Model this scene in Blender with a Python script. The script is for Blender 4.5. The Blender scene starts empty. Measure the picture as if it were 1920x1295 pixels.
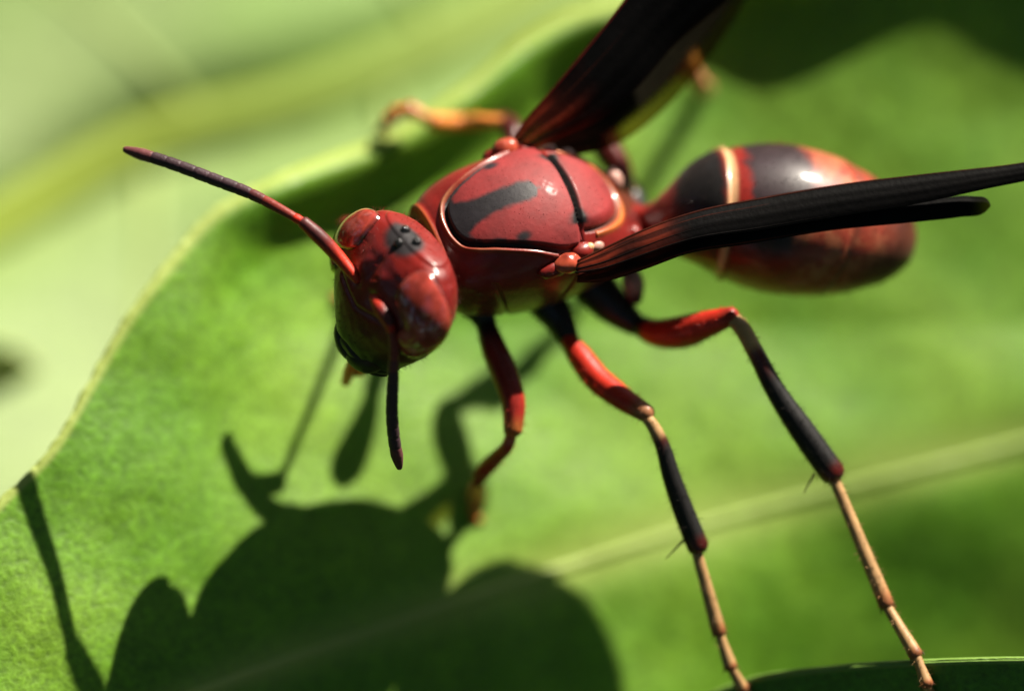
import bpy, math, random
import numpy as np
from mathutils import Matrix, Vector

random.seed(7); rng = np.random.default_rng(7)
MM = 0.001                                   # everything is laid out in millimetres, linked in metres
sc = bpy.context.scene
col = sc.collection

# ------------------------------------------------------------------ frame of the place
# world: +X towards the wasp's tail, +Y towards its right side, +Z up
def unit(v): v = np.asarray(v, float); return v / np.linalg.norm(v)
fwd_c = unit((-.91, -.245, .33))             # wasp axes as seen from the camera (right, up, back)
left_c = np.array((.38, -.81, .447)); left_c = unit(left_c - fwd_c * left_c.dot(fwd_c))
up_c = np.cross(fwd_c, left_c)
to_world = np.array((-fwd_c, -left_c, up_c))  # camera axes -> world axes
R_, U_, B_ = to_world[:, 0], to_world[:, 1], to_world[:, 2]
SC, DIST = 70.0, 120.0                       # pixels per mm at the focus plane, camera distance in mm
TARGET = np.array((0., 0., 150.))            # 150 mm above the soil
def pt(px, py, w):
    px, py, w = np.asarray(px, float), np.asarray(py, float), np.asarray(w, float)
    k = (DIST - w) / DIST
    a = ((px - 960) / SC * k)[..., None]; b = (-(py - 647.5) / SC * k)[..., None]
    return TARGET + R_ * a + U_ * b + B_ * w[..., None]

# ------------------------------------------------------------------ camera
cam = bpy.data.cameras.new("camera"); cam_o = bpy.data.objects.new("camera", cam); col.objects.link(cam_o)
cp = (TARGET + B_ * DIST) * MM
M = Matrix(((R_[0], U_[0], B_[0], cp[0]), (R_[1], U_[1], B_[1], cp[1]), (R_[2], U_[2], B_[2], cp[2]), (0, 0, 0, 1)))
cam_o.matrix_world = M
cam.sensor_width = 36; cam.lens = 36 * DIST / (1920 / SC)
cam.clip_start = .005; cam.clip_end = 100
cam.dof.use_dof = True; cam.dof.focus_distance = (DIST - .3) * MM; cam.dof.aperture_fstop = cam.lens / 8.7
cam.dof.aperture_blades = 0
sc.camera = cam_o

# ------------------------------------------------------------------ sky, sun, exposure
sun_c = unit((.475, .850, .160))
sun_w = to_world @ sun_c
el = math.asin(sun_w[2]); az = math.atan2(sun_w[0], sun_w[1])
world = bpy.data.worlds.new("World"); sc.world = world; world.use_nodes = True
wn = world.node_tree; bg = wn.nodes["Background"]
sky = wn.nodes.new("ShaderNodeTexSky"); sky.sky_type = 'NISHITA'; sky.sun_disc = False
sky.sun_elevation = el; sky.sun_rotation = az
wn.links.new(sky.outputs[0], bg.inputs[0]); bg.inputs[1].default_value = .05
sun = bpy.data.lights.new("sun", 'SUN'); sun.energy = 5.0; sun.angle = math.radians(.55); sun.color = (1, .92, .78)
sun_o = bpy.data.objects.new("sun", sun); col.objects.link(sun_o)
sun_o.rotation_euler = Vector(sun_w).to_track_quat('Z', 'Y').to_euler()
sc.view_settings.view_transform = 'Standard'; sc.view_settings.look = 'None'
sc.view_settings.exposure = 1.55; sc.view_settings.gamma = 1; sc.view_settings.use_curve_mapping = False
sc.cycles.max_bounces = 8; sc.cycles.transparent_max_bounces = 16

# ------------------------------------------------------------------ helpers
def smooth(a, b, x): t = np.clip((np.asarray(x, float) - a) / (b - a), 0, 1); return t * t * (3 - 2 * t)
def interp(xs, ys, x):                       # smooth (monotone-ish Catmull-Rom) interpolation on knots
    xs, ys = np.asarray(xs, float), np.asarray(ys, float)
    if xs[0] > xs[-1]: xs, ys = xs[::-1], ys[::-1]
    m = np.gradient(ys, xs)
    x = np.clip(x, xs[0], xs[-1]); i = np.clip(np.searchsorted(xs, x) - 1, 0, len(xs) - 2)
    h = xs[i + 1] - xs[i]; t = (x - xs[i]) / h
    return (2*t**3-3*t**2+1)*ys[i] + (t**3-2*t**2+t)*h*m[i] + (-2*t**3+3*t**2)*ys[i+1] + (t**3-t**2)*h*m[i+1]
def resample(P, n, extra=None):
    """Catmull-Rom through the rows of P, n samples by chord length; extra columns ride along."""
    P = np.asarray(P, float)
    d = np.r_[0, np.cumsum(np.linalg.norm(np.diff(P[:, :3], axis=0), axis=1))]
    s = np.linspace(0, d[-1], n)
    out = np.stack([interp(d, P[:, k], s) for k in range(P.shape[1])], 1)
    return out
def vnoise(p, f, seed=0):
    """value noise on points p (N,3), frequency f per mm, about -1..1"""
    q = p * f + 100.; i = np.floor(q).astype(int); t = q - i; t = t*t*(3-2*t)
    def h(a, b, c):
        n = (a * 374761393 + b * 668265263 + c * 2147483647 + seed * 1274126177) & 0xffffffff
        n = ((n ^ (n >> 13)) * 1274126177) & 0xffffffff
        return ((n ^ (n >> 16)) & 0xffff) / 32767.5 - 1
    r = 0
    for dx in (0, 1):
        for dy in (0, 1):
            for dz in (0, 1):
                wgt = (t[:, 0] if dx else 1-t[:, 0]) * (t[:, 1] if dy else 1-t[:, 1]) * (t[:, 2] if dz else 1-t[:, 2])
                r = r + wgt * h(i[:, 0]+dx, i[:, 1]+dy, i[:, 2]+dz)
    return r
def quads(nu, nv, wrap=False, off=0):
    i = np.arange(nu - 1)[:, None]; j = np.arange(nv if wrap else nv - 1)[None, :]
    a = i * nv + j; b = i * nv + (j + 1) % nv
    return (np.stack([a, b, b + nv, a + nv], -1).reshape(-1, 4) + off)
class MB:
    """collects quads with a colour (rgb + gloss in alpha) per vertex and links ONE mesh object"""
    def __init__(s): s.v, s.f, s.c, s.n = [], [], [], 0
    def add(s, v, f, c):
        v = np.asarray(v, float); c = np.asarray(c, float)
        if c.ndim == 1: c = np.tile(c, (len(v), 1))
        if c.shape[1] == 3: c = np.c_[c, np.full(len(c), .5)]
        s.v.append(v); s.f.append(np.asarray(f) + s.n); s.c.append(c); s.n += len(v)
    def build(s, name, mat, parent=None, solid=None, origin=None):
        v = np.concatenate(s.v); f = np.concatenate(s.f); c = np.concatenate(s.c)
        if origin is not None: v = v - origin
        me = bpy.data.meshes.new(name)
        me.vertices.add(len(v)); me.vertices.foreach_set("co", (v * MM).ravel())
        me.loops.add(f.size); me.loops.foreach_set("vertex_index", f.ravel().astype(np.int32))
        me.polygons.add(len(f)); me.polygons.foreach_set("loop_start", np.arange(0, f.size, 4, dtype=np.int32))
        me.polygons.foreach_set("use_smooth", np.ones(len(f), bool))
        me.update(calc_edges=True); me.validate()
        at = me.color_attributes.new("pigment", 'FLOAT_COLOR', 'POINT'); at.data.foreach_set("color", c.ravel())
        me.materials.append(mat)
        o = bpy.data.objects.new(name, me); col.objects.link(o)
        if origin is not None: o.location = Vector(origin * MM)
        if parent is not None: o.parent = parent; o.matrix_parent_inverse = Matrix.Translation(-parent.location) if origin is not None or True else None
        if solid:
            m = o.modifiers.new("thickness", 'SOLIDIFY'); m.thickness = solid * MM; m.offset = 0
        return o
def frames(P):
    T = np.gradient(P, axis=0); T /= np.linalg.norm(T, axis=1)[:, None] + 1e-12
    n = np.cross(T[0], B_);
    if np.linalg.norm(n) < 1e-3: n = np.cross(T[0], U_)
    N = [unit(n)]
    for k in range(1, len(P)):
        m = N[-1] - T[k] * N[-1].dot(T[k]); N.append(unit(m))
    N = np.array(N); return T, N, np.cross(T, N)
def tube(P, rad, seg=20, n=None, flat=1.0, caps=True):
    """P rows (x,y,z) mm, rad per row; rounded ends; returns verts, faces, t (0..1) and the ring angle per vertex"""
    P = np.asarray(P, float); rad = np.broadcast_to(np.asarray(rad, float), (len(P),))
    Q = np.c_[P, rad]
    if n is None: n = max(8, len(P) * 6)
    Q = resample(Q, n); C, r = Q[:, :3], np.maximum(Q[:, 3], .002)
    t = np.linspace(0, 1, n)
    if caps:
        k = 5; a = np.linspace(0, math.pi / 2, k + 1)[:-1]
        T0, T1 = unit(C[0] - C[1]), unit(C[-1] - C[-2])
        C = np.r_[[C[0] + T0 * r[0] * .8 * math.cos(x) for x in a], C, [C[-1] + T1 * r[-1] * .8 * math.cos(x) for x in a[::-1]]]
        r = np.r_[np.maximum(r[0] * np.sin(a), 1e-3), r, np.maximum(r[-1] * np.sin(a[::-1]), 1e-3)]
        t = np.r_[np.zeros(k), t, np.ones(k)]
    T, N, Bn = frames(C)
    th = np.linspace(0, 2 * math.pi, seg, endpoint=False)
    v = C[:, None] + (N[:, None] * np.cos(th)[None, :, None] + Bn[:, None] * np.sin(th)[None, :, None] * flat) * r[:, None, None]
    tt = np.repeat(t, seg); aa = np.tile(th, len(C))
    return v.reshape(-1, 3), quads(len(C), seg, True), tt, aa
def blob(c, axes, radii, nu=20, nv=28):
    """ellipsoid: centre, 3 unit axes (rows), 3 radii"""
    u = np.linspace(0, math.pi, nu); a = np.linspace(0, 2*math.pi, nv, endpoint=False)
    d = np.stack([np.cos(u)[:, None] + 0*a, np.sin(u)[:, None]*np.cos(a), np.sin(u)[:, None]*np.sin(a)], -1)
    d[0, :, 1:] *= 0; d[0, :, 1] += 1e-4*np.cos(a); d[0, :, 2] += 1e-4*np.sin(a)
    d[-1, :, 1:] *= 0; d[-1, :, 1] += 1e-4*np.cos(a); d[-1, :, 2] += 1e-4*np.sin(a)
    d = d.reshape(-1, 3) * np.asarray(radii)
    return np.asarray(c) + d @ np.asarray(axes), quads(nu, nv, True)
def mixc(a, b, k): k = np.asarray(k)[..., None]; return np.asarray(a) * (1 - k) + np.asarray(b) * k
def empty(name, loc, label, cat, group=None):
    o = bpy.data.objects.new(name, None); o.empty_display_size = .003; o.location = Vector(np.asarray(loc) * MM)
    o["label"] = label; o["category"] = cat
    if group: o["group"] = group
    col.objects.link(o); return o

# ------------------------------------------------------------------ materials
def newmat(name):
    m = bpy.data.materials.new(name); m.use_nodes = True; nt = m.node_tree
    return m, nt, nt.nodes["Principled BSDF"], nt.nodes["Material Output"]
def nd(nt, typ, **kw):
    n = nt.nodes.new(typ)
    for k, v in kw.items(): setattr(n, k, v)
    return n
def noise(nt, scale, detail=4, rough=.55, dist=0):
    n = nd(nt, "ShaderNodeTexNoise"); n.inputs["Scale"].default_value = scale; n.inputs["Detail"].default_value = detail
    n.inputs["Roughness"].default_value = rough; n.inputs["Distortion"].default_value = dist
    tc = nt.nodes.get("Texture Coordinate") or nd(nt, "ShaderNodeTexCoord")
    nt.links.new(tc.outputs["Object"], n.inputs["Vector"]); return n
def maprange(nt, src, a, b, c, d):
    n = nd(nt, "ShaderNodeMapRange"); nt.links.new(src, n.inputs[0])
    for k, v in enumerate((a, b, c, d)): n.inputs[k + 1].default_value = v
    return n.outputs[0]
def mul(nt, colour, fac):
    n = nd(nt, "ShaderNodeMix", data_type='RGBA', blend_type='MULTIPLY'); n.inputs[0].default_value = 1
    nt.links.new(colour, n.inputs[6]); nt.links.new(fac, n.inputs[7]); return n.outputs[2]
def bump(nt, src, dist, strength=1):
    n = nd(nt, "ShaderNodeBump"); n.inputs["Distance"].default_value = dist; n.inputs["Strength"].default_value = strength
    nt.links.new(src, n.inputs["Height"]); return n
def cuticle_mat(name, bump_mm=.004, var=.26, coat=.22, sheen=.03, fine=15000):
    m, nt, p, out = newmat(name)
    at = nd(nt, "ShaderNodeAttribute", attribute_name="pigment")
    n1 = noise(nt, 1400, 6, .6); n2 = noise(nt, fine, 3, .6)
    f = maprange(nt, n1.outputs[0], .3, .7, 1 - var, 1 + var)
    nt.links.new(mul(nt, at.outputs["Color"], f), p.inputs["Base Color"])
    r = nd(nt, "ShaderNodeMath", operation='MULTIPLY_ADD')          # gloss 0..1 -> roughness .68 .. .23
    nt.links.new(at.outputs["Alpha"], r.inputs[0]); r.inputs[1].default_value = -.45; r.inputs[2].default_value = .68
    nt.links.new(r.outputs[0], p.inputs["Roughness"])
    p.inputs["Specular IOR Level"].default_value = .25; cm = nd(nt, "ShaderNodeMath", operation="MULTIPLY"); cm.inputs[1].default_value = coat * 1.7; nt.links.new(at.outputs["Alpha"], cm.inputs[0]); nt.links.new(cm.outputs[0], p.inputs["Coat Weight"]); p.inputs["Coat Roughness"].default_value = .16
    p.inputs["Sheen Weight"].default_value = sheen; p.inputs["Sheen Roughness"].default_value = .5
    p.inputs["Sheen Tint"].default_value = (1, .75, .7, 1)
    nt.links.new(bump(nt, n2.outputs[0], bump_mm * MM).outputs[0], p.inputs["Normal"])
    return m
MAT_BODY = cuticle_mat("wasp_cuticle")
MAT_ANT = cuticle_mat("antenna_cuticle", .012, .3, .03, .04)
def eye_mat():
    m, nt, p, out = newmat("compound_eye")
    at = nd(nt, "ShaderNodeAttribute", attribute_name="pigment")
    n1 = noise(nt, 2600, 3, .6, .6); f = maprange(nt, n1.outputs[0], .38, .62, .65, 1.2)
    nt.links.new(mul(nt, at.outputs["Color"], f), p.inputs["Base Color"])
    p.inputs["Roughness"].default_value = .16; p.inputs["Coat Weight"].default_value = .7; p.inputs["Coat Roughness"].default_value = .13
    v = nd(nt, "ShaderNodeTexVoronoi"); v.inputs["Scale"].default_value = 22000
    nt.links.new(nt.nodes["Texture Coordinate"].outputs["Object"], v.inputs["Vector"])
    nt.links.new(bump(nt, v.outputs["Distance"], .000004, .4).outputs[0], p.inputs["Normal"])
    return m
MAT_EYE = eye_mat()
def glassy_mat(name, colr, rough):
    m, nt, p, out = newmat(name); p.inputs["Base Color"].default_value = (*colr, 1); p.inputs["Roughness"].default_value = rough
    n1 = noise(nt, 3000); nt.links.new(bump(nt, n1.outputs[0], .000004).outputs[0], p.inputs["Normal"])
    p.inputs["Coat Weight"].default_value = .5; return m
MAT_OCELLUS = glassy_mat("ocellus_lens", (.012, .01, .01), .12)
def wing_mat():
    """pigment rgb, alpha = opacity of the membrane"""
    m, nt, p, out = newmat("wing_membrane")
    at = nd(nt, "ShaderNodeAttribute", attribute_name="pigment")
    n1 = noise(nt, 1800, 5, .6); f = maprange(nt, n1.outputs[0], .3, .7, .7, 1.3)
    nt.links.new(mul(nt, at.outputs["Color"], f), p.inputs["Base Color"])
    p.inputs["Roughness"].default_value = .5; p.inputs["Specular IOR Level"].default_value = .06
    n2 = noise(nt, 6000, 3); nt.links.new(bump(nt, n2.outputs[0], .00001).outputs[0], p.inputs["Normal"])
    tr = nd(nt, "ShaderNodeBsdfTransparent"); tr.inputs[0].default_value = (.75, .62, .38, 1)
    mx = nd(nt, "ShaderNodeMixShader"); nt.links.new(at.outputs["Alpha"], mx.inputs[0])
    nt.links.new(tr.outputs[0], mx.inputs[1]); nt.links.new(p.outputs[0], mx.inputs[2]); nt.links.new(mx.outputs[0], out.inputs[0])
    return m
MAT_WING = wing_mat()
def leaf_mat(name, a, b, pale, transl=.3, rough=.42, grain=5200, spec=.5, bigscale=160):
    m, nt, p, out = newmat(name)
    at = nd(nt, "ShaderNodeAttribute", attribute_name="pigment")
    n1 = noise(nt, bigscale, 3, .5); n2 = noise(nt, grain, 5, .65); n3 = noise(nt, grain * .22, 4, .6)
    mx = nd(nt, "ShaderNodeMix", data_type='RGBA'); mx.inputs[6].default_value = (*a, 1); mx.inputs[7].default_value = (*b, 1)
    nt.links.new(maprange(nt, n1.outputs[0], .35, .65, 0, 1), mx.inputs[0])
    f = maprange(nt, n2.outputs[0], .3, .7, .6, 1.4)
    f3 = maprange(nt, n3.outputs[0], .3, .7, .84, 1.16)
    c = mul(nt, mul(nt, mx.outputs[2], f), f3)
    m2 = nd(nt, "ShaderNodeMix", data_type='RGBA'); nt.links.new(c, m2.inputs[6]); m2.inputs[7].default_value = (*pale, 1)
    nt.links.new(at.outputs["Alpha"], m2.inputs[0])                 # alpha = vein / margin tissue
    nt.links.new(m2.outputs[2], p.inputs["Base Color"])
    p.inputs["Specular IOR Level"].default_value = spec
    nt.links.new(maprange(nt, n3.outputs[0], .3, .7, rough - .08, rough + .1), p.inputs["Roughness"])
    bp = bump(nt, n2.outputs[0], .00003, .9); bp2 = bump(nt, n3.outputs[0], .00007, .8); nt.links.new(bp.outputs[0], bp2.inputs["Normal"])
    nt.links.new(bp2.outputs[0], p.inputs["Normal"])
    tr = nd(nt, "ShaderNodeBsdfTranslucent")
    nt.links.new(mul(nt, m2.outputs[2], rgb(nt, (1.3, 1.5, .5))), tr.inputs[0])
    ms = nd(nt, "ShaderNodeMixShader"); ms.inputs[0].default_value = transl
    nt.links.new(p.outputs[0], ms.inputs[1]); nt.links.new(tr.outputs[0], ms.inputs[2]); nt.links.new(ms.outputs[0], out.inputs[0])
    return m
def rgb(nt, c):
    n = nd(nt, "ShaderNodeRGB"); n.outputs[0].default_value = (*c, 1); return n.outputs[0]
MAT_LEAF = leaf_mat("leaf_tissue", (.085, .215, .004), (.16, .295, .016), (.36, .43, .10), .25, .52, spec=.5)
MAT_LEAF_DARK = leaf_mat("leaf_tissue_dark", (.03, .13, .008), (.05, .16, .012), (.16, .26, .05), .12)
MAT_LEAF_PALE = leaf_mat("leaf_tissue_pale", (.18, .32, .055), (.27, .35, .14), (.30, .38, .03), .25, .55, bigscale=45)

# ------------------------------------------------------------------ soil below the plant
def soil():
    m, nt, p, out = newmat("soil"); n = noise(nt, 60, 8, .65)
    r = nd(nt, "ShaderNodeValToRGB"); r.color_ramp.elements[0].color = (.025, .02, .012, 1); r.color_ramp.elements[1].color = (.09, .07, .045, 1)
    nt.links.new(n.outputs[0], r.inputs[0]); nt.links.new(r.outputs[0], p.inputs["Base Color"]); p.inputs["Roughness"].default_value = .95
    nt.links.new(bump(nt, n.outputs[0], .004).outputs[0], p.inputs["Normal"])
    b = MB(); x = np.sign(np.linspace(-1, 1, 121)) * np.abs(np.linspace(-1, 1, 121))**3 * 40000
    X, Y = np.meshgrid(x, x, indexing='ij'); P = np.stack([X.ravel(), Y.ravel(), 0*X.ravel()], 1)
    P[:, 2] = 4 * vnoise(P, .03) * (np.hypot(P[:, 0], P[:, 1]) < 1500)
    b.add(P, quads(121, 121), (.05, .04, .03)); o = b.build("ground", m); o["kind"] = "structure"
soil()

# ------------------------------------------------------------------ leaves
def leaf(name, label, mid, top, bot, wfun, mat, n=200, m=90, thick=.22, rib=(.12, .4), veins=9, rim=.09, petiole=None, vein_r=.06, rib_lift=.3):
    """mid/top/bot: outlines as (px, py); top and bot start and end with mid. wfun(px, py, q) = height towards the viewer."""
    Mi, To, Bo = (resample(np.c_[np.asarray(k, float), np.zeros(len(k))], n)[:, :2] for k in (mid, top, bot))
    q = np.linspace(-1, 1, 2*m + 1)
    def surf(i, qq):                          # i float index along the rib, qq across
        mi, to, bo = (np.stack([np.interp(i, np.arange(n), A[:, k]) for k in (0, 1)], -1) for A in (Mi, To, Bo))
        a = np.abs(qq)[..., None]; e = np.where(qq[..., None] >= 0, to, bo)
        xy = mi * (1 - a) + e * a
        w = wfun(xy[..., 0], xy[..., 1], qq, i / (n - 1))
        return pt(xy[..., 0], xy[..., 1], w)
    I, Q = np.meshgrid(np.arange(n, dtype=float), q, indexing='ij')
    P = surf(I, Q).reshape(-1, 3)
    root = empty(name, surf(np.array([n - 1.]), np.array([0.]))[0], label, "leaf", "leaves of the plant")
    b = MB(); al = np.zeros(len(P))
    dv = np.abs(Q).ravel(); al = np.maximum(al, .8 * smooth(.968, .99, dv)); al = np.maximum(al, .6*np.exp(-(dv/.06)**2))
    c = np.c_[np.full((len(P), 3), .1), al]
    b.add(P, quads(n, 2*m + 1), c); b.build("blade", mat, root, solid=thick)
    # outward (viewer-side) normal for the raised veins
    def raised(path_i, path_q, r, lift):
        p0 = surf(path_i, path_q); d = surf(path_i + 1e-3*n, path_q) - p0; e = surf(path_i, path_q + .01) - p0
        nn = np.cross(e, d); nn /= np.linalg.norm(nn, axis=1)[:, None] + 1e-12
        nn *= np.sign(nn @ B_)[:, None]
        return p0 + nn * (np.asarray(r) * lift)[:, None]
    k = np.linspace(1, n - 2, 80); rr = interp((0, 1), rib, k / n)
    v, f, t, a = tube(raised(k, 0*k, rr, rib_lift), rr, 14, 160)
    b = MB(); b.add(v, f, np.c_[np.tile((.2, .3, .05), (len(v), 1)), 1 - .5 * smooth(.3, .6, t)]); b.build("midrib", mat, root)
    for j in range(veins):
        for s in (-1, 1):
            i0 = n * (.12 + .8 * (j + .25*(s > 0)) / veins); kk = np.linspace(0, 1, 24)
            pi = np.clip(i0 - kk**1.3 * n * .10, 1, n - 2); pq = s * (.01 + .93 * kk)
            r = vein_r * (1.2 - kk)
            v, f, t, a = tube(raised(pi, pq, r, -.35), r, 8, 48)
            b = MB(); b.add(v, f, np.tile((.2, .3, .05, .35), (len(v), 1))); b.build("vein", mat, root)
    if rim:
        ring = np.r_[surf(np.linspace(0, n-1, 160), np.full(160, 1.)), surf(np.linspace(n-1, 0, 160)[1:], np.full(159, -1.))]
        v, f, t, a = tube(ring, rim, 10, 1200); v = v + np.stack([vnoise(v, 3.5, k) for k in (51, 52, 53)], 1) * rim * .35 + np.stack([vnoise(v, 9, k) for k in (54, 55, 56)], 1) * rim * .3
        b = MB(); b.add(v, f, np.tile((.3, .4, .1, .9), (len(v), 1))); b.build("margin", mat, root)
    if petiole is not None:
        pp = np.r_[[surf(np.array([n - 3.]), np.array([0.]))[0]], petiole]
        v, f, t, a = tube(pp, np.linspace(rib[1], rib[1]*1.3, len(pp)), 14, 80)
        b = MB(); b.add(v, f, np.tile((.2, .3, .05, .7), (len(v), 1))); b.build("petiole", mat, root)
    return root

def uv(px, py): return (px - 960) / SC, -(py - 647.5) / SC
RIB = np.array([(-330, 1600), (60, 1425), (400, 1288), (850, 1132), (1040, 1070), (1300, 990), (1920, 830), (2600, 640)], float)
TOP = [(-330, 1600), (-190, 1220), (-60, 1010), (20, 925), (100, 842), (165, 730), (250, 582), (320, 490), (400, 400), (480, 352), (570, 312), (740, 248), (830, 190), (900, 140), (970, 80),
       (1060, 28), (1175, -5), (1400, -90), (1800, -190), (2250, -80), (2500, 250), (2600, 640)]
BOT = [(-330, 1600), (100, 1690), (700, 1790), (1400, 1780), (2000, 1560), (2400, 1150), (2600, 640)]
TOPF = resample(np.c_[np.array(TOP, float), np.zeros(len(TOP))], 60)[:, :2]
def main_w(px, py, q=None, t=None):
    u, v = uv(px, py)
    sl = .16 + .17 * smooth(-9, -3, u)
    w = interp((-26, -18, -14, -9.6, -5.7, -2.3, 1.5, 4.6, 12, 26), (1.2, -.1, -.8, -2.5, -4.35, -5.25, -6.8, -7.6, -8.6, -10.5), u) - sl * (np.minimum(v, .5) + 6.5) - .15 * np.maximum(v - .5, 0)
    ry = np.interp(px, RIB[:, 0], RIB[:, 1]); d = (ry - py) / SC * .95      # mm above (+) or below (-) the rib
    w = w - (sl - .04 + .30 * smooth(1150, 1700, px)) * (np.sqrt(d*d + 1.2) - d) * .5 - .12 * np.exp(-(d / .9)**2)
    # the upper margin rolls up towards the sun side: its inner face turns away from the light
    dm = np.full(np.shape(px), 99.)
    for a, b in zip(TOPF[:-1], TOPF[1:]):
        ab = b - a; tt = np.clip(((px - a[0]) * ab[0] + (py - a[1]) * ab[1]) / (ab @ ab), 0, 1)
        dm = np.minimum(dm, np.hypot(px - a[0] - tt * ab[0], py - a[1] - tt * ab[1]) / SC)
    k = smooth(330, 580, px)
    w = w + k * (1.25 * smooth(1.9, .25, dm) - .5 * np.clip(1 - dm / .32, 0, 1)**1.4)
    w = w + .8 * np.exp(-((py + 70) / 215)**2) * smooth(1300, 1750, px)
    w = w + .09 * np.sin(u * .9 + v * .5) * np.cos(v * .8 - u * .25)
    return w
leaf("broad_leaf", "broad sunlit green leaf carrying the wasp's shadow across its pale midrib", RIB, TOP, BOT, main_w, MAT_LEAF,
     320, 110, rib=(.21, .25), rib_lift=-.2, veins=8, rim=.10, petiole=pt(np.array([2800., 3000., 3200.]), np.array([600., 620., 700.]), np.array([-13., -18., -30.])))

def front_w(px, py, q=None, t=None):
    u, v = uv(px, py); return -2.6 + .29 * (u - 6.6) + .6 * (v + 9.75) + .12*np.sin(u*.7)
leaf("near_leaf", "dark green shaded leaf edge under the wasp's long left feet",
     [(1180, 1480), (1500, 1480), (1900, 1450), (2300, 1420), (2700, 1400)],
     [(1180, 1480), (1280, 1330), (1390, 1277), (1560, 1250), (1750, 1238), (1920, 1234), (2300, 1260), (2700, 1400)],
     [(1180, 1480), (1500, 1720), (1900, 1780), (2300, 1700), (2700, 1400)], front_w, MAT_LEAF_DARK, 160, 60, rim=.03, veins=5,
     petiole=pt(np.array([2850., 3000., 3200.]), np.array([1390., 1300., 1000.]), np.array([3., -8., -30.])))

# leaf far below, its pale rib and lobes read as soft yellow bands
def back_w(px, py, q=None, t=None):
    u, v = uv(px, py); return -24 - .12*(u + 10) - .55*(v - 4) - 1.2*np.exp(-(np.asarray(q)/.12)**2) + .4*np.sin(u*.22+v*.3)
leaf("background_leaf", "pale blurred leaf with a yellow midrib behind the lit leaf margin",
     [(-900, 860), (-400, 640), (20, 420), (260, 285), (600, 190), (900, 60), (1300, -200), (1700, -500)],
     [(-900, 860), (-700, 200), (-300, -250), (200, -520), (700, -700), (1200, -760), (1700, -500)],
     [(-900, 860), (-600, 1200), (0, 1250), (500, 1000), (1000, 600), (1500, 100), (1700, -500)], back_w, MAT_LEAF_PALE, 150, 60, rib=(.5, 1.1), veins=5, rim=0, vein_r=.35,
     petiole=pt(np.array([2000., 2600., 3000.]), np.array([-700., -300., 300.]), np.array([-30., -34., -40.])))

def small_w(px, py, q=None, t=None):
    u, v = uv(px, py); return -17 + .1*(u + 14) + .25*(v + .5)
leaf("small_leaf", "small dark leaf tip blurred beside the lit leaf's margin", [(75, 690), (30, 694), (-60, 705), (-200, 735), (-330, 780)],
     [(75, 690), (40, 662), (-60, 640), (-200, 665), (-330, 780)], [(75, 690), (30, 722), (-60, 760), (-200, 800), (-330, 780)], small_w, MAT_LEAF, 60, 24, veins=3, rim=.05,
     petiole=pt(np.array([-450., -560., -600.]), np.array([830., 960., 1200.]), np.array([-16., -22., -30.])))

# unseen leaves added all round to block sky light, clear of the sun's path
def sky_block_leaves():
    b = MB(); g = np.stack(np.meshgrid(np.linspace(0, 1, 7), np.linspace(-1, 1, 5), indexing='ij'), -1).reshape(-1, 2); F = quads(7, 5)
    n = 0
    while n < 1500:
        d = unit(rng.normal(size=3)); r = rng.uniform(170, 420); c = TARGET + d * r
        if c[2] < 8 or c[2] > 520: continue
        e = c - TARGET
        if e @ sun_w > 0 and np.linalg.norm(e - sun_w * (e @ sun_w)) < 95: continue
        if e @ B_ > 0 and np.linalg.norm(e - B_ * (e @ B_)) < 70: continue
        L = rng.uniform(45, 85); W = L * rng.uniform(.2, .3); ax = unit(rng.normal(size=3) * (1, 1, .5)); nrm = unit(np.array((0, 0, 1.)) + .8*rng.normal(size=3))
        sd = unit(np.cross(nrm, ax)); nrm = np.cross(ax, sd)
        t, q = g[:, 0], g[:, 1]; hw = W * np.sin(np.pi * np.clip(t, .01, .99))**.7
        P = c + ax * ((t - .5) * L)[:, None] + sd * (q * hw)[:, None] + nrm * (.25*hw*np.abs(q) - L*.35*(t - .4)**2)[:, None]
        b.add(P, F, (.1, .2, .02, .05)); n += 1
    o = b.build("sky_block_foliage", MAT_LEAF_DARK); o["kind"] = "stuff"; o["label"] = "dense green foliage of the surrounding shrub"; o["category"] = "foliage"
sky_block_leaves()

def stem():
    top = pt(np.array([3150.]), np.array([-500.]), np.array([10.]))[0]; foot = pt(np.array([3200.]), np.array([800.]), np.array([-30.]))[0]
    g = foot + np.array((6, -4, 0)); g[2] = -2
    P = np.array([top, foot + (top-foot)*.4, foot, foot*.5 + g*.5 + np.array((2, 1, 0)), g])
    root = empty("plant_stem", g, "upright green stem that the leaves grow from, beyond the wasp", "stem")
    v, f, t, a = tube(P, (1.2, 1.6, 2, 2.4, 3), 20, 120)
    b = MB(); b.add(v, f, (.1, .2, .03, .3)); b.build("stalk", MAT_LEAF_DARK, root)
stem()

# ------------------------------------------------------------------ the wasp
RED = np.array((.15, .007, .005, .55)); RED2 = np.array((.175, .014, .015, .05)); DRED = np.array((.045, .003, .002, .6))
BLACK = np.array((.005, .004, .0045, .4)); CREAM = np.array((.50, .28, .14, .5)); ORANGE = np.array((.42, .11, .02, .5))
TAN = np.array((.33, .19, .08, .35)); BRED = np.array((.38, .016, .006, .5)); PINK = np.array((.42, .22, .18, .5))
BROWN = np.array((.09, .03, .015, .5))
body = MB()
W_BASE = pt(np.array([1000.]), np.array([700.]), main_w(np.array([1000.]), np.array([700.])))[0]
wasp = empty("paper_wasp", W_BASE, "red and black wasp with dark folded wings straddling two green leaves", "wasp")
ORG = pt(np.array([1009.]), np.array([385.]), np.array([-.9]))[0]
AX = np.array(((-1., 0, 0), (0, -1., 0), (0, 0, 1.)))                       # wasp forward, left, up in world
def th(x, y, z): return ORG + np.stack(np.broadcast_arrays(x, y, z), -1) @ AX

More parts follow.
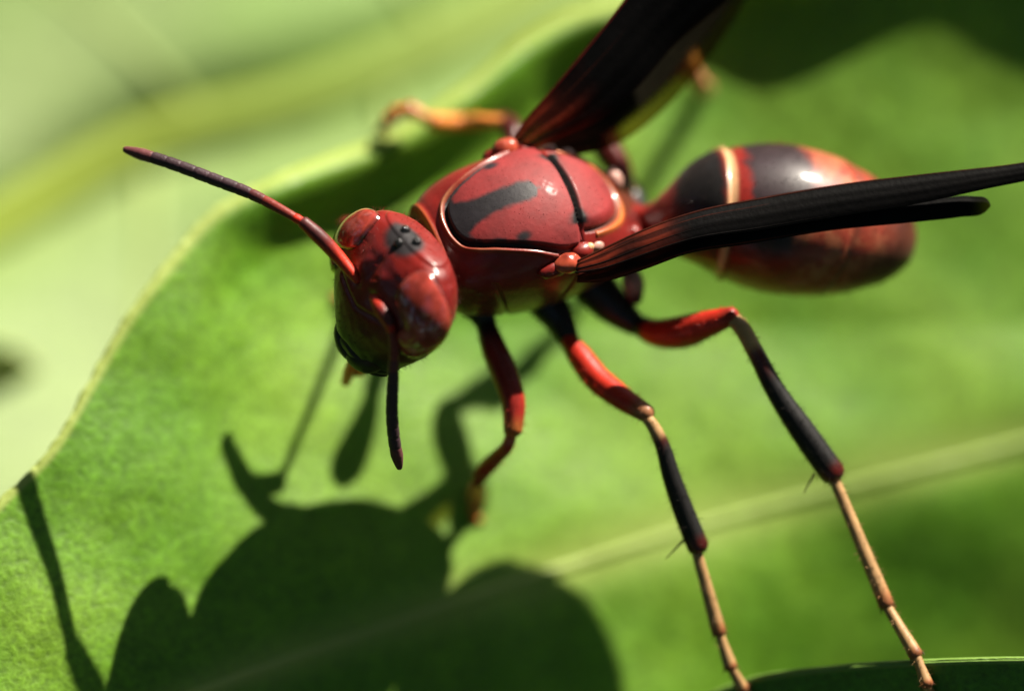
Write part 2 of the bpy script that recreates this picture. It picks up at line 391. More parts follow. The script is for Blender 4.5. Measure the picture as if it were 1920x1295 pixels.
def thorax():
    nx, na = 340, 420
    X = 3.2 - 6.95 * np.linspace(0, 1, nx)
    kx = np.array((3.2, 3.05, 2.85, 2.5, 2.0, 1.4, .6, -.2, -.9, -1.6, -2.3, -2.9, -3.35, -3.75))
    a = interp(kx, (.95, 1.3, 1.5, 1.72, 1.88, 1.98, 2.05, 2.05, 1.98, 1.85, 1.62, 1.25, .8, .12), X)
    zt = interp(kx, (-.55, -.2, .0, .20, .48, .70, .84, .78, .58, .22, -.45, -1.15, -1.65, -1.95), X)
    zb = interp(kx, (-1.9, -2.3, -2.6, -2.9, -3.15, -3.35, -3.5, -3.45, -3.3, -3.05, -2.75, -2.5, -2.4, -2.15), X)
    zc = np.minimum(interp(kx, (-1.1, -1.0, -.95, -.9, -.85, -.85, -.85, -.85, -.9, -1.0, -1.3, -1.7, -2., -2.05), X), zt - .1)
    A = np.linspace(0, 2*math.pi, na, endpoint=False)                       # 0 = left, pi/2 = up
    co, si = np.cos(A), np.sin(A); ex = 2 / 2.25
    Y = a[:, None] * np.sign(co) * np.abs(co)**ex
    Z = np.where(si >= 0, zc[:, None] + (zt - zc)[:, None] * np.abs(si)**ex, zc[:, None] - (zc - zb)[:, None] * np.abs(si)**ex)
    Xg = np.repeat(X[:, None], na, 1)
    x, y, z = Xg.ravel(), Y.ravel(), Z.ravel()
    up = np.repeat((si > 0)[None], nx, 0).ravel(); top = smooth(.0, .25, np.repeat(si[None], nx, 0).ravel())
    # normals (approx) from the grid
    P = np.stack([x, y, z], 1).reshape(nx, na, 3)
    du = np.gradient(P, axis=0); dv = np.roll(P, -1, 1) - np.roll(P, 1, 1)
    N = np.cross(dv, du); N /= np.linalg.norm(N, axis=2)[..., None] + 1e-9
    cen = np.stack([Xg, 0*Xg, np.repeat(zc[:, None], na, 1)], -1); N *= np.sign(((P - cen) * N).sum(2))[..., None]; N = N.reshape(-1, 3); P = P.reshape(-1, 3)
    ay = np.abs(y); disp = np.zeros(len(x)); c = np.tile(RED, (len(x), 1))
    jag = .05 * vnoise(P, 3.1, 1) + .03 * vnoise(P, 9, 2)
    # signed distance (inside > 0) to the scutum outline on the back
    ok = resample(np.array([(2.60, -.4, 0), (2.62, 0, 0), (2.58, .35, 0), (2.44, .66, 0), (2.16, .88, 0), (1.7, 1.10, 0), (.75, 1.45, 0), (0, 1.66, 0), (-.8, 1.62, 0)]), 260)
    dist = np.full(len(x), 9.)
    for q in range(0, 260, 2): dist = np.minimum(dist, np.hypot(x - ok[q, 0], ay - ok[q, 1]))
    bx = np.interp(-x, -ok[30:, 0], ok[30:, 1]); dout = np.where((ay < bx) & (x < 2.62), dist, -dist)
    dout = np.where(x > -.66, dout, -.5)
    sc_in = smooth(-.02, .12, dout) * up * (x > -.62)
    disp += .085 * sc_in
    c = np.where((sc_in > .5)[:, None], RED2, c)
    disp -= .07 * np.exp(-(dout / .05)**2) * up * (x > -.6)
    # raised pale ridge of the pronotum just outside the scutum
    ridge = np.exp(-((dout + .12) / .05)**2) * up * (x > .15)
    disp += .07 * ridge
    c = mixc(c, CREAM * (1, .75, .7, 1.3), np.clip(ridge * (.12 + .55*smooth(1.3, 2.4, x)) * (.55 + .6*vnoise(P, 2.5, 31)), 0, 1))
    # black marks on the scutum
    mark = 1 - smooth(-.06, .12, ay - interp((2.7, 2.4, 2.0, 1.5, .9, .45, .28, .2), (.60, .52, .36, .30, .28, .26, .19, .0), x) + jag)
    edge = (1 - smooth(.07, .15, dout + jag)) * smooth(.55, 1.0, x) + 0
    edgeblob = np.exp(-(((x - 1.02)/.22)**2 + ((ay - 1.15)/.13)**2)**2)
    frontb = 1 - smooth(.1, .26, (2.62 - .2*ay**2) - x + jag*1.5 - .12*(ay > .2))
    k = np.clip(np.maximum.reduce([mark * (x < 2.62) * (x > .1), edge, edgeblob, frontb * (dout > 0)]), 0, 1) * (dout > -.05) * up
    c = mixc(c, BLACK * (2.2, 2.2, 2.6, .7), k)
    # scutum / scutellum suture, black, broad at its ends
    sx = -.55 - .10 * (ay < 9) - .10 * np.cos(ay * 1.6)
    sd = x - sx; sw = .085 + .15 * smooth(.7, 1.05, ay)
    su = np.exp(-(sd / sw)**2) * (ay < 1.22) * up
    disp -= .11 * np.exp(-(sd / .07)**2) * (ay < 1.6) * up
    # scutellum cushion
    e = ((x + .72) / 1.60)**2 + (ay / 1.28)**2
    cush = smooth(1.05, .6, e) * (x < sx) * up
    disp += .13 * cush; c = mixc(c, RED2, cush)
    gro = np.exp(-((np.sqrt(e) - 1.03) / .035)**2) * (x < -.75) * up; disp -= .08 * gro; c = mixc(c, BLACK, gro * .8)
    rim = np.exp(-((np.sqrt(e) - 1.12) / .05)**2) * (x < -1.1) * up; disp += .05 * rim; c = mixc(c, ORANGE * 1.1, np.clip(rim*(.75 + .5*vnoise(P, 2.2, 33)), 0, 1))
    c = mixc(c, BLACK, np.clip(su * 1.6, 0, 1) * smooth(1.2, 1.1, ay))
    # median keel, side grooves of the pleuron
    disp -= .07 * np.exp(-((x + .35 + .25*(z + 1)) / .06)**2) * (z < -.5) * (z > -3)
    disp -= .06 * np.exp(-((x - 1.55 - .35*(z + 1.5)) / .06)**2) * (z < -.35)
    disp -= .05 * np.exp(-((x + 1.75 - .2*(z+1)) / .07)**2) * (z < -.6)
    disp += .07 * np.exp(-((x - 3.0) / .05)**2) * (z > -1.6)                # front rim of the pronotum
    c = mixc(c, ORANGE, .45*np.exp(-((x - 3.0) / .04)**2) * (z > -1.2))
    c = mixc(c, DRED, smooth(-.2, -1.3, z) * .7)  # shade of the sides put into the pigment, darker downwards
    c = mixc(c, BLACK, smooth(-2.3, -2.75, z + .1*vnoise(P, 2, 5)) * .9)    # shade of the underside painted black
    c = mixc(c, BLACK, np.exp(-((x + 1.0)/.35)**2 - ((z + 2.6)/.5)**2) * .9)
    c = mixc(c, BLACK, smooth(3.08, 3.16, x))
    P = P + N * disp[:, None] + N * (.0025 * vnoise(P, 9, 8))[:, None]
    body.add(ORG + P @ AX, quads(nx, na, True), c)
    # small lobes round the wing bases and behind
    for (p, r, cc) in (((-.55, 1.72, .05), (.34, .26, .2), RED), ((-.35, -1.72, .05), (.34, .26, .2), RED),
                       ((-1.05, 1.62, -.1), (.22, .16, .13), PINK), ((-.75, 1.72, .12), (.15, .12, .10), CREAM), ((-1.0, -1.6, .0), (.22, .16, .12), PINK),
                       ((-1.3, 1.5, -.35), (.3, .2, .18), RED), ((-1.5, -1.5, -.35), (.3, .2, .18), PINK),
                       ((-2.75, -.75, -.95), (.25, .35, .3), PINK), ((-2.6, 1.0, -1.1), (.28, .3, .3), RED),
                       ((.35, 1.95, -.15), (.45, .22, .22), RED), ((.35, -1.95, -.15), (.45, .22, .22), RED)):
        v, f = blob(th(*p), AX, r, 14, 18); v = v + .02 * vnoise(v, 7, 3)[:, None]
        body.add(v, f, cc)
thorax()

# ---- abdomen: path along the waist and gaster, radius profile
def gaster():
    path = np.array([(1180, 405, -3.3), (1215, 408, -3.15), (1260, 410, -2.95), (1340, 402, -2.85), (1440, 408, -3.0), (1550, 426, -3.35), (1640, 446, -3.65), (1712, 468, -3.9)])
    P = pt(path[:, 0], path[:, 1], path[:, 2]); n, na = 220, 200
    rad = np.array((.30, .36, .95, 1.64, 2.03, 1.88, 1.42, .02)) * 1.02
    s = np.r_[0, np.cumsum(np.linalg.norm(np.diff(P, axis=0), axis=1))]; L = s[-1]
    ss = L * (1 - (1 - np.linspace(0, 1, n))**1.35)
    C = np.stack([interp(s, P[:, k], ss) for k in range(3)], 1)
    ks = np.r_[s[:-1], L*.93, L*.968, L*.99, L]; kr = np.r_[rad[:-1], 1.10, .76, .42, .01]
    o = np.argsort(ks); r = np.maximum(interp(ks[o], kr[o], ss), .01)
    T = np.gradient(C, axis=0); T /= np.linalg.norm(T, axis=1)[:, None]
    Z = np.array((0, 0, 1.)); Sd = np.cross(Z, T); Sd /= np.linalg.norm(Sd, axis=1)[:, None]; Up = np.cross(T, Sd)
    A = np.linspace(0, 2*math.pi, na, endpoint=False)
    band = s[3] + .25
    def step(x0, d): return d * smooth(x0 + .03, x0 - .03, ss) * smooth(x0 - 1.2, x0, ss)
    rr = r + step(band, .10) + step(s[5] + .15, .03)
    v = C[:, None] + (Sd[:, None] * np.cos(A)[None, :, None] + Up[:, None] * np.sin(A)[None, :, None] * .96) * rr[:, None, None]
    S = np.repeat(ss, na); a = np.tile(A, n); v = v.reshape(-1, 3)
    topness = np.sin(a); j = .12 * vnoise(v, 1.6, 4) + .06 * vnoise(v, 5, 5)
    S = S - .30 * topness + .12; c = np.tile(RED * (1.2, 1.4, 1.3, 1.2), (len(v), 1))
    # black saddle on the first tergite, cream hind band
    k = smooth(1.0, 1.5, S + j) * smooth(band - .15, band - .35, S + j*.6) * smooth(.05, .35, topness + j)
    c = mixc(c, BLACK, k)
    k = np.exp(-((S - band + .10 + .05*j) / .10)**4); c = mixc(c, CREAM, k)
    # second tergite: bluish-black shoulder, tawny hind part mottled with painted reflections, dark tip
    k = smooth(band + .15, band + .4, S + j) * smooth(s[4] + .75, s[4] + .2, S + j) * smooth(.35, .7, topness + j) * .95
    c = mixc(c, BLACK * (2, 2, 2.6, 1.1), k)
    k = smooth(s[4] + .1, s[4] + .8, S + 2*j) * smooth(L - .4, L - 1.4, S + 3*j) * smooth(-.75, -.3, topness + 2*j)
    c = mixc(c, ORANGE * (.72, .85, 2.2, .8), k * (.25 + .65*smooth(-.3, .5, vnoise(v, 2.2, 21) + .6*vnoise(v, 6, 22))))
    c = mixc(c, BROWN * (.6, .5, .5, 1), smooth(L - 2.2, L - .9, S + 2*j) * .92)
    for x0 in (s[5] + .15,): c = mixc(c, BROWN, .6*np.exp(-((S - x0 - .08)/.10)**2))
    c = mixc(c, BLACK, smooth(-.55, -.8, topness + j) * .9)  # shade under the gaster painted black
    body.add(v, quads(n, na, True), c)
gaster()

# ---- head
HL_c = unit((.53, -.59, .61)); HU_c = np.array((.33, .80, .50)); HU_c = unit(HU_c - HL_c * HU_c.dot(HL_c)); HF_c = np.cross(HL_c, HU_c)
HAX = np.array([to_world @ k for k in (HF_c, HL_c, HU_c)])
HORG = pt(np.array([742.]), np.array([538.]), np.array([.6]))[0]
def hd(p): return HORG + np.asarray(p) @ HAX * 1.04
HZ = np.array((1.62, 1.58, 1.45, 1.2, .8, .3, -.2, -.7, -1.2, -1.7, -2.1, -2.32, -2.4))
HA = np.array((.05, .75, 1.28, 1.68, 1.98, 2.14, 2.12, 1.95, 1.62, 1.22, .92, .6, .05))
HFr = np.array((.02, .22, .42, .66, .86, 1.0, 1.06, 1.08, 1.04, .94, .72, .42, .05))
HBk = np.array((.02, .42, .66, .84, .98, 1.0, .94, .84, .66, .45, .25, .12, .03))
def head_surf(z, a):                          # a: 0 = left, pi/2 = front
    w = interp(HZ, HA, z); f = interp(HZ, HFr, z); b = interp(HZ, HBk, z); ex = 2 / 2.2
    co, si = np.cos(a), np.sin(a)
    return np.stack([np.where(si > 0, f, b) * np.sign(si) * np.abs(si)**ex, w * np.sign(co) * np.abs(co)**ex, z], -1)
def head():
    n, na = 200, 240
    zz = 1.62 - 4.02 * (.5 - .5*np.cos(np.linspace(0, math.pi, n))); A = np.linspace(0, 2*math.pi, na, endpoint=False)
    Zg, Ag = np.meshgrid(zz, A, indexing='ij'); P = head_surf(Zg.ravel(), Ag.ravel())
    x, y, z = P.T; ay = np.abs(y)
    N = P / np.array((1.0, 2.1, 2.0))**2; N /= np.linalg.norm(N, axis=1)[:, None]
    j = .05*vnoise(P, 1.6, 11) + .03*vnoise(P, 6, 12)
    c = np.tile(RED * (1, 1, 1, 1.2), (len(P), 1)); d = .01 * vnoise(P, 5, 9)
    d += .05 * np.exp(-(((ay - .42)/.28)**2 + ((z - .45)/.35)**2)) * smooth(.0, .35, x)          # frons swellings
    d -= .10 * np.exp(-(((ay - .42)/.22)**2 + ((z - .0)/.2)**2)) * smooth(.0, .35, x)            # antenna sockets
    d -= .05 * np.exp(-(y/.08)**2) * smooth(.0, .5, z) * smooth(1.2, .8, z) * smooth(.0, .35, x)
    d -= .06 * np.exp(-((z + .55 - .25*ay)/.06)**2) * (ay < 1.1) * smooth(.0, .35, x)            # clypeus edge
    d -= .07 * np.exp(-((z + 1.75 + .2*ay)/.06)**2) * (ay < 1.2) * smooth(.0, .35, x)            # mandibles' upper edge
    oc = ((x - .28)/.42)**2 + (y/.68)**2
    k = smooth(1.25, .45, oc + 3*j) * (z > 1.0); c = mixc(c, BLACK * (2, 2, 2.2, .3), k)
    c = mixc(c, DRED*.8, smooth(-.1, -1.1, z + j) * .7 * smooth(-.3, .2, x)); c = mixc(c, BLACK, smooth(-1.0, -1.7, z + j))  # shade of the lower face painted in, dark red then black
    c = mixc(c, BLACK, .9*smooth(-.75, -.95, x))                                       # back of the head
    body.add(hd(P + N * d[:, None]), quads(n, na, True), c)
    neck = np.array([hd((-.7, 0, -.1)), hd((-1.0, 0, -.2)), th(3.25, 0, -1.2), th(2.7, 0, -1.2)])
    v, f, t, a = tube(neck, (.6, .55, .7, .8), 24, 30); body.add(v, f, BLACK)
    # mandibles crossing under the face
    for s in (1, -1):
        v, f, t, a = tube([hd((.35, s*.8, -1.5)), hd((.5, s*.6, -1.9)), hd((.6, s*.15, -2.1)), hd((.55, -s*.25, -2.2))], (.34, .32, .22, .08), 18, 30)
        body.add(v, f, mixc(DRED*.6, BLACK, smooth(.0, .4, t)))
head()
def eyes():
    for s in (1, -1):
        # kidney outline in (angle, height) on the head's side; sits proud of the cheek
        n, na = 40, 72; rr = np.linspace(0, 1, n); A = np.linspace(0, 2*math.pi, na, endpoint=False)
        R, G = np.meshgrid(rr, A, indexing='ij')
        hz = .28 + R * np.sin(G) * 1.14
        ang = .46 + .14*np.sin(G)*R + R * np.cos(G) * (.62 + .12*np.sin(G)) - .25*np.exp(-((hz - .05)/.28)**2) * smooth(.2, 1, np.cos(G)) * R
        aa = ang if s > 0 else math.pi - ang
        P = head_surf(hz.ravel(), aa.ravel()); N = P / np.array((1.0, 2.1, 2.0))**2; N /= np.linalg.norm(N, axis=1)[:, None]
        r = R.ravel(); b = .25 * np.sqrt(np.clip(1 - r**2, 0, 1)) + .02 - .08 * smooth(.94, 1, r)
        P = P + N * b[:, None]
        c = mixc((.28, .036, .026, .5), (.006, .001, .002, .5), smooth(0, .08, r - .845 - .075*(np.cos(G.ravel()) > -.2)))
        m = MB(); m.add(hd(P), quads(n, na, True), c); o = m.build("eye", MAT_EYE, wasp)
    for (x, y, zz) in ((.14, .27, 1.585), (.14, -.27, 1.585), (.47, .02, 1.42)):
        v, f = blob(hd((x, y, zz)), HAX, (.14, .14, .14), 14, 20); m = MB(); m.add(v, f, BLACK); m.build("ocellus", MAT_OCELLUS, wasp)
eyes()

# ---- antennae
def antenna(pts, r0, r1, scape_n, nseg, side):
    """pts px,py,w from the socket; the first scape_n points are the scape"""
    P = np.array(pts, float); W = pt(P[:, 0], P[:, 1], P[:, 2])
    root_origin = W[0]
    m = MB(); sc_p = W[:scape_n]
    v, f, t, a = tube(sc_p, np.interp(np.linspace(0, 1, scape_n), (0, .25, .8, 1), (.13, .17, .21, .17)), 18, 30)
    nrm = (v - np.repeat(v.reshape(-1, 18, 3).mean(1), 18, 0)); lit = unit(nrm.mean(0) + 1e-9)
    upf = (nrm @ np.array((0, 0, 1.))) / (np.linalg.norm(nrm, axis=1) + 1e-9)
    c = mixc(BRED * (1.1, 1.4, 1.4, 1), BLACK * (3, 3, 3.4, 1), smooth(.3, .75, t) * smooth(.1, .7, upf) * .85)
    m.add(v, f, c); sc = m.build("antenna", MAT_ANT, wasp)
    F = resample(W[scape_n - 1:], 400)
    s = np.linspace(0, 1, 400)
    cut = np.r_[0, .055, .235, np.linspace(.235, 1, nseg)[1:]]
    for k in range(len(cut) - 1):
        i0, i1 = int(cut[k]*399), int(cut[k+1]*399); seg = F[i0:i1+1:max(1, (i1-i0)//6)]
        if len(seg) < 3: continue
        ra = r0 + (r1 - r0) * smooth(0, .5, cut[k]); rb = r0 + (r1 - r0) * smooth(0, .5, cut[k+1])
        if k == len(cut) - 2: rb *= .55
        tt = np.linspace(0, 1, len(seg)); rad = (ra + (rb - ra)*tt) * np.interp(tt, (0, .12, .85, 1), (.92, 1, 1.03, .97))
        v, f, t, a = tube(seg, rad, 18, 16)
        base = mixc(np.array((.16, .02, .014, .5)), np.array((.035, .016, .022, .35)), np.full(len(v), smooth(.08, .35, cut[k])))
        if k == 0: base = np.tile(BRED, (len(v), 1))
        if k >= len(cut) - 3: base = mixc(base, (.12, .03, .03, .4), np.full(len(v), .6))
        m = MB(); m.add(v, f, base); m.build("flagellum_segment" if k else "pedicel", MAT_ANT, sc)
sockR = hd((.98, -.40, .02)); sockL = hd((.98, .42, .02))
def to_px(P):
    d = P - TARGET; w = d @ B_; k = DIST / (DIST - w); return 960 + d @ R_ * k * SC, 647.5 - d @ U_ * k * SC, w
sr, sl = to_px(sockR), to_px(sockL)
print("SOCKETS", sr, sl)
antenna([sr, (640, 488, .9), (600, 445, 1.0), (570, 418, 1.0), (535, 398, .85), (480, 368, .55), (400, 336, .2), (310, 303, -.15), (234, 280, -.5)], .125, .165, 4, 11, -1)
antenna([sl, (712, 575, 1.75), (730, 605, 2.0), (738, 640, 1.9), (737, 700, 1.6), (735, 780, 1.1), (740, 830, .7), (749, 876, .3)], .125, .165, 3, 11, 1)

# ---- legs (part of the continuous body mesh)
def limb(pts, rads, colfun, seg=18, n=40, flat=1.0):
    P = np.array(pts, float); W = pt(P[:, 0], P[:, 1], P[:, 2])
    v, f, t, a = tube(W, rads, seg, n, flat)
    cen = v.reshape(-1, seg, 3).mean(1); d = v - np.repeat(cen, seg, 0); upf = (d @ np.array((0, 0, 1.))) / (np.linalg.norm(d, axis=1) + 1e-9)
    body.add(v, f, colfun(t, upf))
def solid_c(c): return lambda t, u: np.tile(np.asarray(c), (len(t), 1))
def grad_c(*stops):
    ts = [s[0] for s in stops]; cs = np.array([s[1] for s in stops])
    return lambda t, u: np.stack([np.interp(t, ts, cs[:, k]) for k in range(4)], 1)
def tarsus(pts, r, claws=True, c=TAN):
    """tarsomeres from joint to joint, each flaring to its end, with two claws"""
    for k in range(len(pts) - 1):
        a, b = np.array(pts[k], float), np.array(pts[k+1], float)
        rr = r * (1 - .08*k)
        limb([a, a*.6 + b*.4, b*.97 + a*.03], (rr*.75, rr*.85, rr*1.08), grad_c((0, c), (.85, c*.95), (.95, c*(.75, .5, .4, 1)), (1, c*(.6, .35, .3, 1))), 14, 24)
        if k < len(pts) - 2:
            d = (b - a) / np.linalg.norm((b - a)[:2]); q = np.array((-d[1], d[0], 0))
            for s in (-1, 1):
                limb([b - d*6 + q*s*rr*55, b + d*6 + q*s*rr*80], (.035, .008), solid_c(BROWN), 8, 8)
    if claws:
        a, b = np.array(pts[-2], float), np.array(pts[-1], float); d = (b - a) / np.linalg.norm((b-a)[:2]); q = np.array((-d[1], d[0], 0))
        for s in (-1, 1):
            limb([b - d*3, b + d*8 + q*s*9, b + d*16 + q*s*10 + np.array((0, 0, -.12))], (.07, .05, .012), solid_c(BROWN), 10, 14)
def spur(a, b): limb([a, b], (.035, .012), solid_c(TAN*.6), 8, 10)
lw = lambda x, y: float(main_w(np.array([x]), np.array([y]))[0])
fw = lambda x, y: float(front_w(np.array([x]), np.array([y]))[0])
LEG0 = sum(len(k) for k in body.f)
# left front
limb([(880, 560, -2.0), (903, 590, -2.1), (915, 615, -2.1)], (.5, .34, .26), solid_c(BLACK))
limb([(908, 600, -2.1), (925, 650, -1.9), (948, 705, -1.7), (963, 755, -1.5), (962, 805, -1.4)], (.24, .34, .37, .32, .26),
     lambda t, u: mixc(mixc(mixc(np.tile(RED*1.2, (len(t), 1)), BLACK, smooth(.32, .05, t)), RED*(1.8, 1.9, 1.6, 1), smooth(.5, .85, t)), ORANGE*.7, smooth(.85, 1, t)))
limb([(960, 808, -1.45), (953, 832, -1.6), (930, 858, -2.1), (905, 885, -2.7), (895, 903, -2.9)], (.15, .17, .20, .22, .17), grad_c((0, ORANGE*.9), (.2, RED*2.2), (1, RED*1.8)), flat=.9)
spur((893, 888, -2.8), (878, 886, -2.9))
tarsus([(896, 900, -2.9), (892, 932, lw(892, 932) + .45), (891, 955, lw(891, 955) + .2), (893, 974, lw(893, 974) + .12)], .17, True, ORANGE*(1.6, 2, 1.6, 1))
# left mid
limb([(1020, 560, -2.9), (1048, 600, -2.75), (1068, 640, -2.5)], (.55, .42, .28), solid_c(BLACK*1.4))
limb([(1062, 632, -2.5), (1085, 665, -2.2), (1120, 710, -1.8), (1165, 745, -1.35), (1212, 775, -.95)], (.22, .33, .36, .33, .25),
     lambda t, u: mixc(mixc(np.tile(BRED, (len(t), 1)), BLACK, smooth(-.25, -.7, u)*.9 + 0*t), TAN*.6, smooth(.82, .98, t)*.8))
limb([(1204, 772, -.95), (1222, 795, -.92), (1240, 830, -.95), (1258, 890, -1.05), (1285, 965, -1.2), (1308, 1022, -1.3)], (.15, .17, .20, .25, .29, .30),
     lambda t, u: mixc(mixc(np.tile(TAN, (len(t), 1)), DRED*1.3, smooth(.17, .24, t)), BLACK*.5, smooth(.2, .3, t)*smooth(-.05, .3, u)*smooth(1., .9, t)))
spur((1284, 1010, -1.25), (1249, 1046, -1.3))
tarsus([(1303, 1022, -1.3), (1349, 1188, -1.6), (1370, 1250, -1.7), (1393, 1290, fw(1393, 1290) + .55), (1410, 1318, fw(1410, 1318) + .22), (1428, 1345, fw(1428, 1345) + .1)], .19)
# left hind
limb([(1112, 535, -3.3), (1150, 575, -3.2), (1190, 608, -3.0)], (.6, .5, .32), solid_c(BLACK*1.2))
limb([(1178, 505, -3.1), (1187, 530, -2.9), (1190, 560, -2.9)], (.2, .30, .22), grad_c((0, PINK*.8), (.6, PINK), (1, DRED)))
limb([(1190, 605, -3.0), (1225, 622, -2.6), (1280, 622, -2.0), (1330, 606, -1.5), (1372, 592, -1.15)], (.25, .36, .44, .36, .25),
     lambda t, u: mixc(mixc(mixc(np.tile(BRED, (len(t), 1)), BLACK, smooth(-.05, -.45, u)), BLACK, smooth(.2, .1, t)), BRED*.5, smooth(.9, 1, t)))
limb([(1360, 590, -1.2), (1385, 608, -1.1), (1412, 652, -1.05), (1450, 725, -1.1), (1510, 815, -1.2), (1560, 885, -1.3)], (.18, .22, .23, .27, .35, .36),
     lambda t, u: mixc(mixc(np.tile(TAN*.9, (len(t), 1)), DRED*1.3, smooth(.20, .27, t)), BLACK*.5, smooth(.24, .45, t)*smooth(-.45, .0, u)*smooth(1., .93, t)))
spur((1527, 888, -1.25), (1507, 924, -1.3))
tarsus([(1560, 888, -1.3), (1664, 1138, -.95), (1718, 1228, -.45), (1738, 1282, fw(1738, 1282) + .5), (1750, 1315, fw(1750, 1315) + .22), (1764, 1348, fw(1764, 1348) + .1)], .20)
# right front: mostly hidden by the head, its foot shows under the mandibles
limb([(875, 450, -3.0), (850, 450, -3.1), (825, 448, -3.1)], (.45, .36, .25), solid_c(BLACK))
limb([(828, 450, -3.1), (780, 440, -2.9), (720, 428, -2.9), (648, 420, -3.0)], (.2, .22, .22, .18), grad_c((0, BLACK), (.4, DRED), (1, RED)))
limb([(648, 420, -3.0), (685, 480, -3.0), (705, 578, -3.8)], (.15, .2, .2), grad_c((0, ORANGE*.6), (1, RED*.7)))
tarsus([(705, 578, -3.8), (668, 565, lw(668, 565) + .45), (645, 562, lw(645, 562) + .25), (628, 560, lw(628, 560) + .12)], .14, True, ORANGE)
for dx in (0, 22):                                        # palps hanging under the mandibles
    limb([(672 + dx, 660, -.9), (656 + dx, 692, -1.7), (648 + dx*.6, 716 - dx*.8, -2.5)], (.13, .15, .12), solid_c(ORANGE*(1.6, 1.6, 1.6, 1)), 12, 18)
# right mid: orange shin and foot over the leaf's upper margin
limb([(950, 330, -4.2), (960, 295, -4.6), (965, 265, -4.9)], (.5, .38, .26), solid_c(DRED))
limb([(965, 268, -4.9), (962, 250, -5.2), (955, 235, -5.6), (940, 226, -6.0)], (.22, .3, .3, .24), grad_c((0, DRED), (1, DRED*1.5)))
limb([(948, 228, -5.6), (915, 228, max(-5.7, lw(915, 228) + .7)), (865, 230, lw(865, 230) + .75), (812, 228, lw(812, 228) + .8)], (.16, .19, .22, .24), solid_c(ORANGE*(1.2, 1.5, 1.5, 1)))
tarsus([(812, 228, lw(812, 228) + .8), (766, 205, lw(766, 205) + .55), (742, 212, lw(742, 212) + .45), (728, 226, lw(728, 226) + .35), (716, 246, lw(716, 246) + .2)], .2, True, ORANGE*(1.2, 1.7, 2, 1))
# right hind: dark thigh behind the wing base, tawny knee beyond the wing
limb([(1185, 400, -4.8), (1182, 372, -4.9), (1172, 345, -5.0)], (.5, .42, .28), solid_c(BLACK))
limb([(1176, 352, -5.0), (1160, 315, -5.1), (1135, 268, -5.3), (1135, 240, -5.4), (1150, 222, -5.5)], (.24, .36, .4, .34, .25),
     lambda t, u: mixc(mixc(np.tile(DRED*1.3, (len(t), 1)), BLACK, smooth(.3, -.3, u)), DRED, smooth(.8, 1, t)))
limb([(1150, 222, -5.5), (1190, 180, -5.7), (1240, 140, -5.9), (1284, 108, -6.0)], (.16, .24, .34, .42), grad_c((0, DRED), (.6, RED), (.85, ORANGE), (1, TAN*1.3)))
tarsus([(1284, 108, -6.0), (1302, 142, -6.9), (1314, 158, -7.7), (1320, 166, lw(1320, 166) + .2)], .26, True, TAN*(1.2, 1, 1, 1))
bo = body.build("body", MAT_BODY, wasp)
def pubescence():
    V = np.concatenate(body.v); Fq = np.concatenate(body.f)
    a, b, c = V[Fq[:, 0]], V[Fq[:, 1]], V[Fq[:, 2]]; d = V[Fq[:, 3]]
    N = np.cross(c - a, d - b); ar = np.linalg.norm(N, axis=1); ok = ar > 1e-7
    Nn = np.empty(len(V) * 3).reshape(-1, 3); bo.data.vertices.foreach_get("normal", nb := np.empty(len(V) * 3, np.float32)); nb = nb.reshape(-1, 3)
    leg = ok & (np.arange(len(ar)) >= LEG0)
    pick = np.r_[rng.choice(np.where(ok)[0], 9000, p=ar[ok] / ar[ok].sum()), rng.choice(np.where(leg)[0], 5000, p=ar[leg] / ar[leg].sum())]; n_h = len(pick)
    cen = (a + b + c + d)[pick] / 4; n = N[pick] / ar[pick][:, None]
    out = nb[Fq[pick, 0]]; n = out / (np.linalg.norm(out, axis=1)[:, None] + 1e-9)
    ref = np.where((np.abs(n @ B_) > .98)[:, None], U_, B_)
    L = np.r_[rng.uniform(.07, .17, 9000), rng.uniform(.08, .20, 5000)]; lean = np.array((1., 0, -.1)) * .7 + rng.normal(size=(n_h, 3)) * .35
    lean[9000:] = np.array((.15, -.2, -.9)) * .8 + rng.normal(size=(5000, 3)) * .3
    dirn = n + lean; dirn /= np.linalg.norm(dirn, axis=1)[:, None]
    s1 = np.cross(dirn, ref); s1 /= np.linalg.norm(s1, axis=1)[:, None] + 1e-9; s2 = np.cross(dirn, s1)
    th3 = np.arange(3) * 2 * math.pi / 3
    ring = s1[:, None] * np.cos(th3)[None, :, None] + s2[:, None] * np.sin(th3)[None, :, None]
    base = cen[:, None] - n[:, None]*.01 + ring * .007; tip = cen[:, None] + dirn[:, None] * L[:, None, None] + ring * .0015
    P = np.concatenate([base, tip], 1).reshape(-1, 3)
    q = np.array([(0, 1, 4, 3), (1, 2, 5, 4), (2, 0, 3, 5)]); F = (np.arange(n_h)[:, None, None] * 6 + q[None]).reshape(-1, 4)
    CC = np.concatenate(body.c)[Fq[pick, 0]] * 1.25 + np.array((.012, .006, .004, 0)); m = MB(); m.add(P, F, np.repeat(CC, 6, 0)); o = m.build("pubescence", MAT_BODY, wasp); o["kind"] = "stuff"
pubescence()

# ---- tegulae
for s, p in ((1, (-.05, 1.98, .02)), (-1, (.12, -1.95, .05))):
    v, f = blob(th(*p), AX, (.42, .28, .24), 26, 36); v = v + unit((.3, .2, 1))*(.05*vnoise(v, 2.6, 1) + .02*vnoise(v, 7, 4))[:, None]
    m = MB(); m.add(v, f, mixc((.34, .055, .028, 1.), (.12, .012, .008, .9), smooth(-.2, .6, vnoise(v, 2.2, 40)))); m.build("tegula", MAT_BODY, wasp)

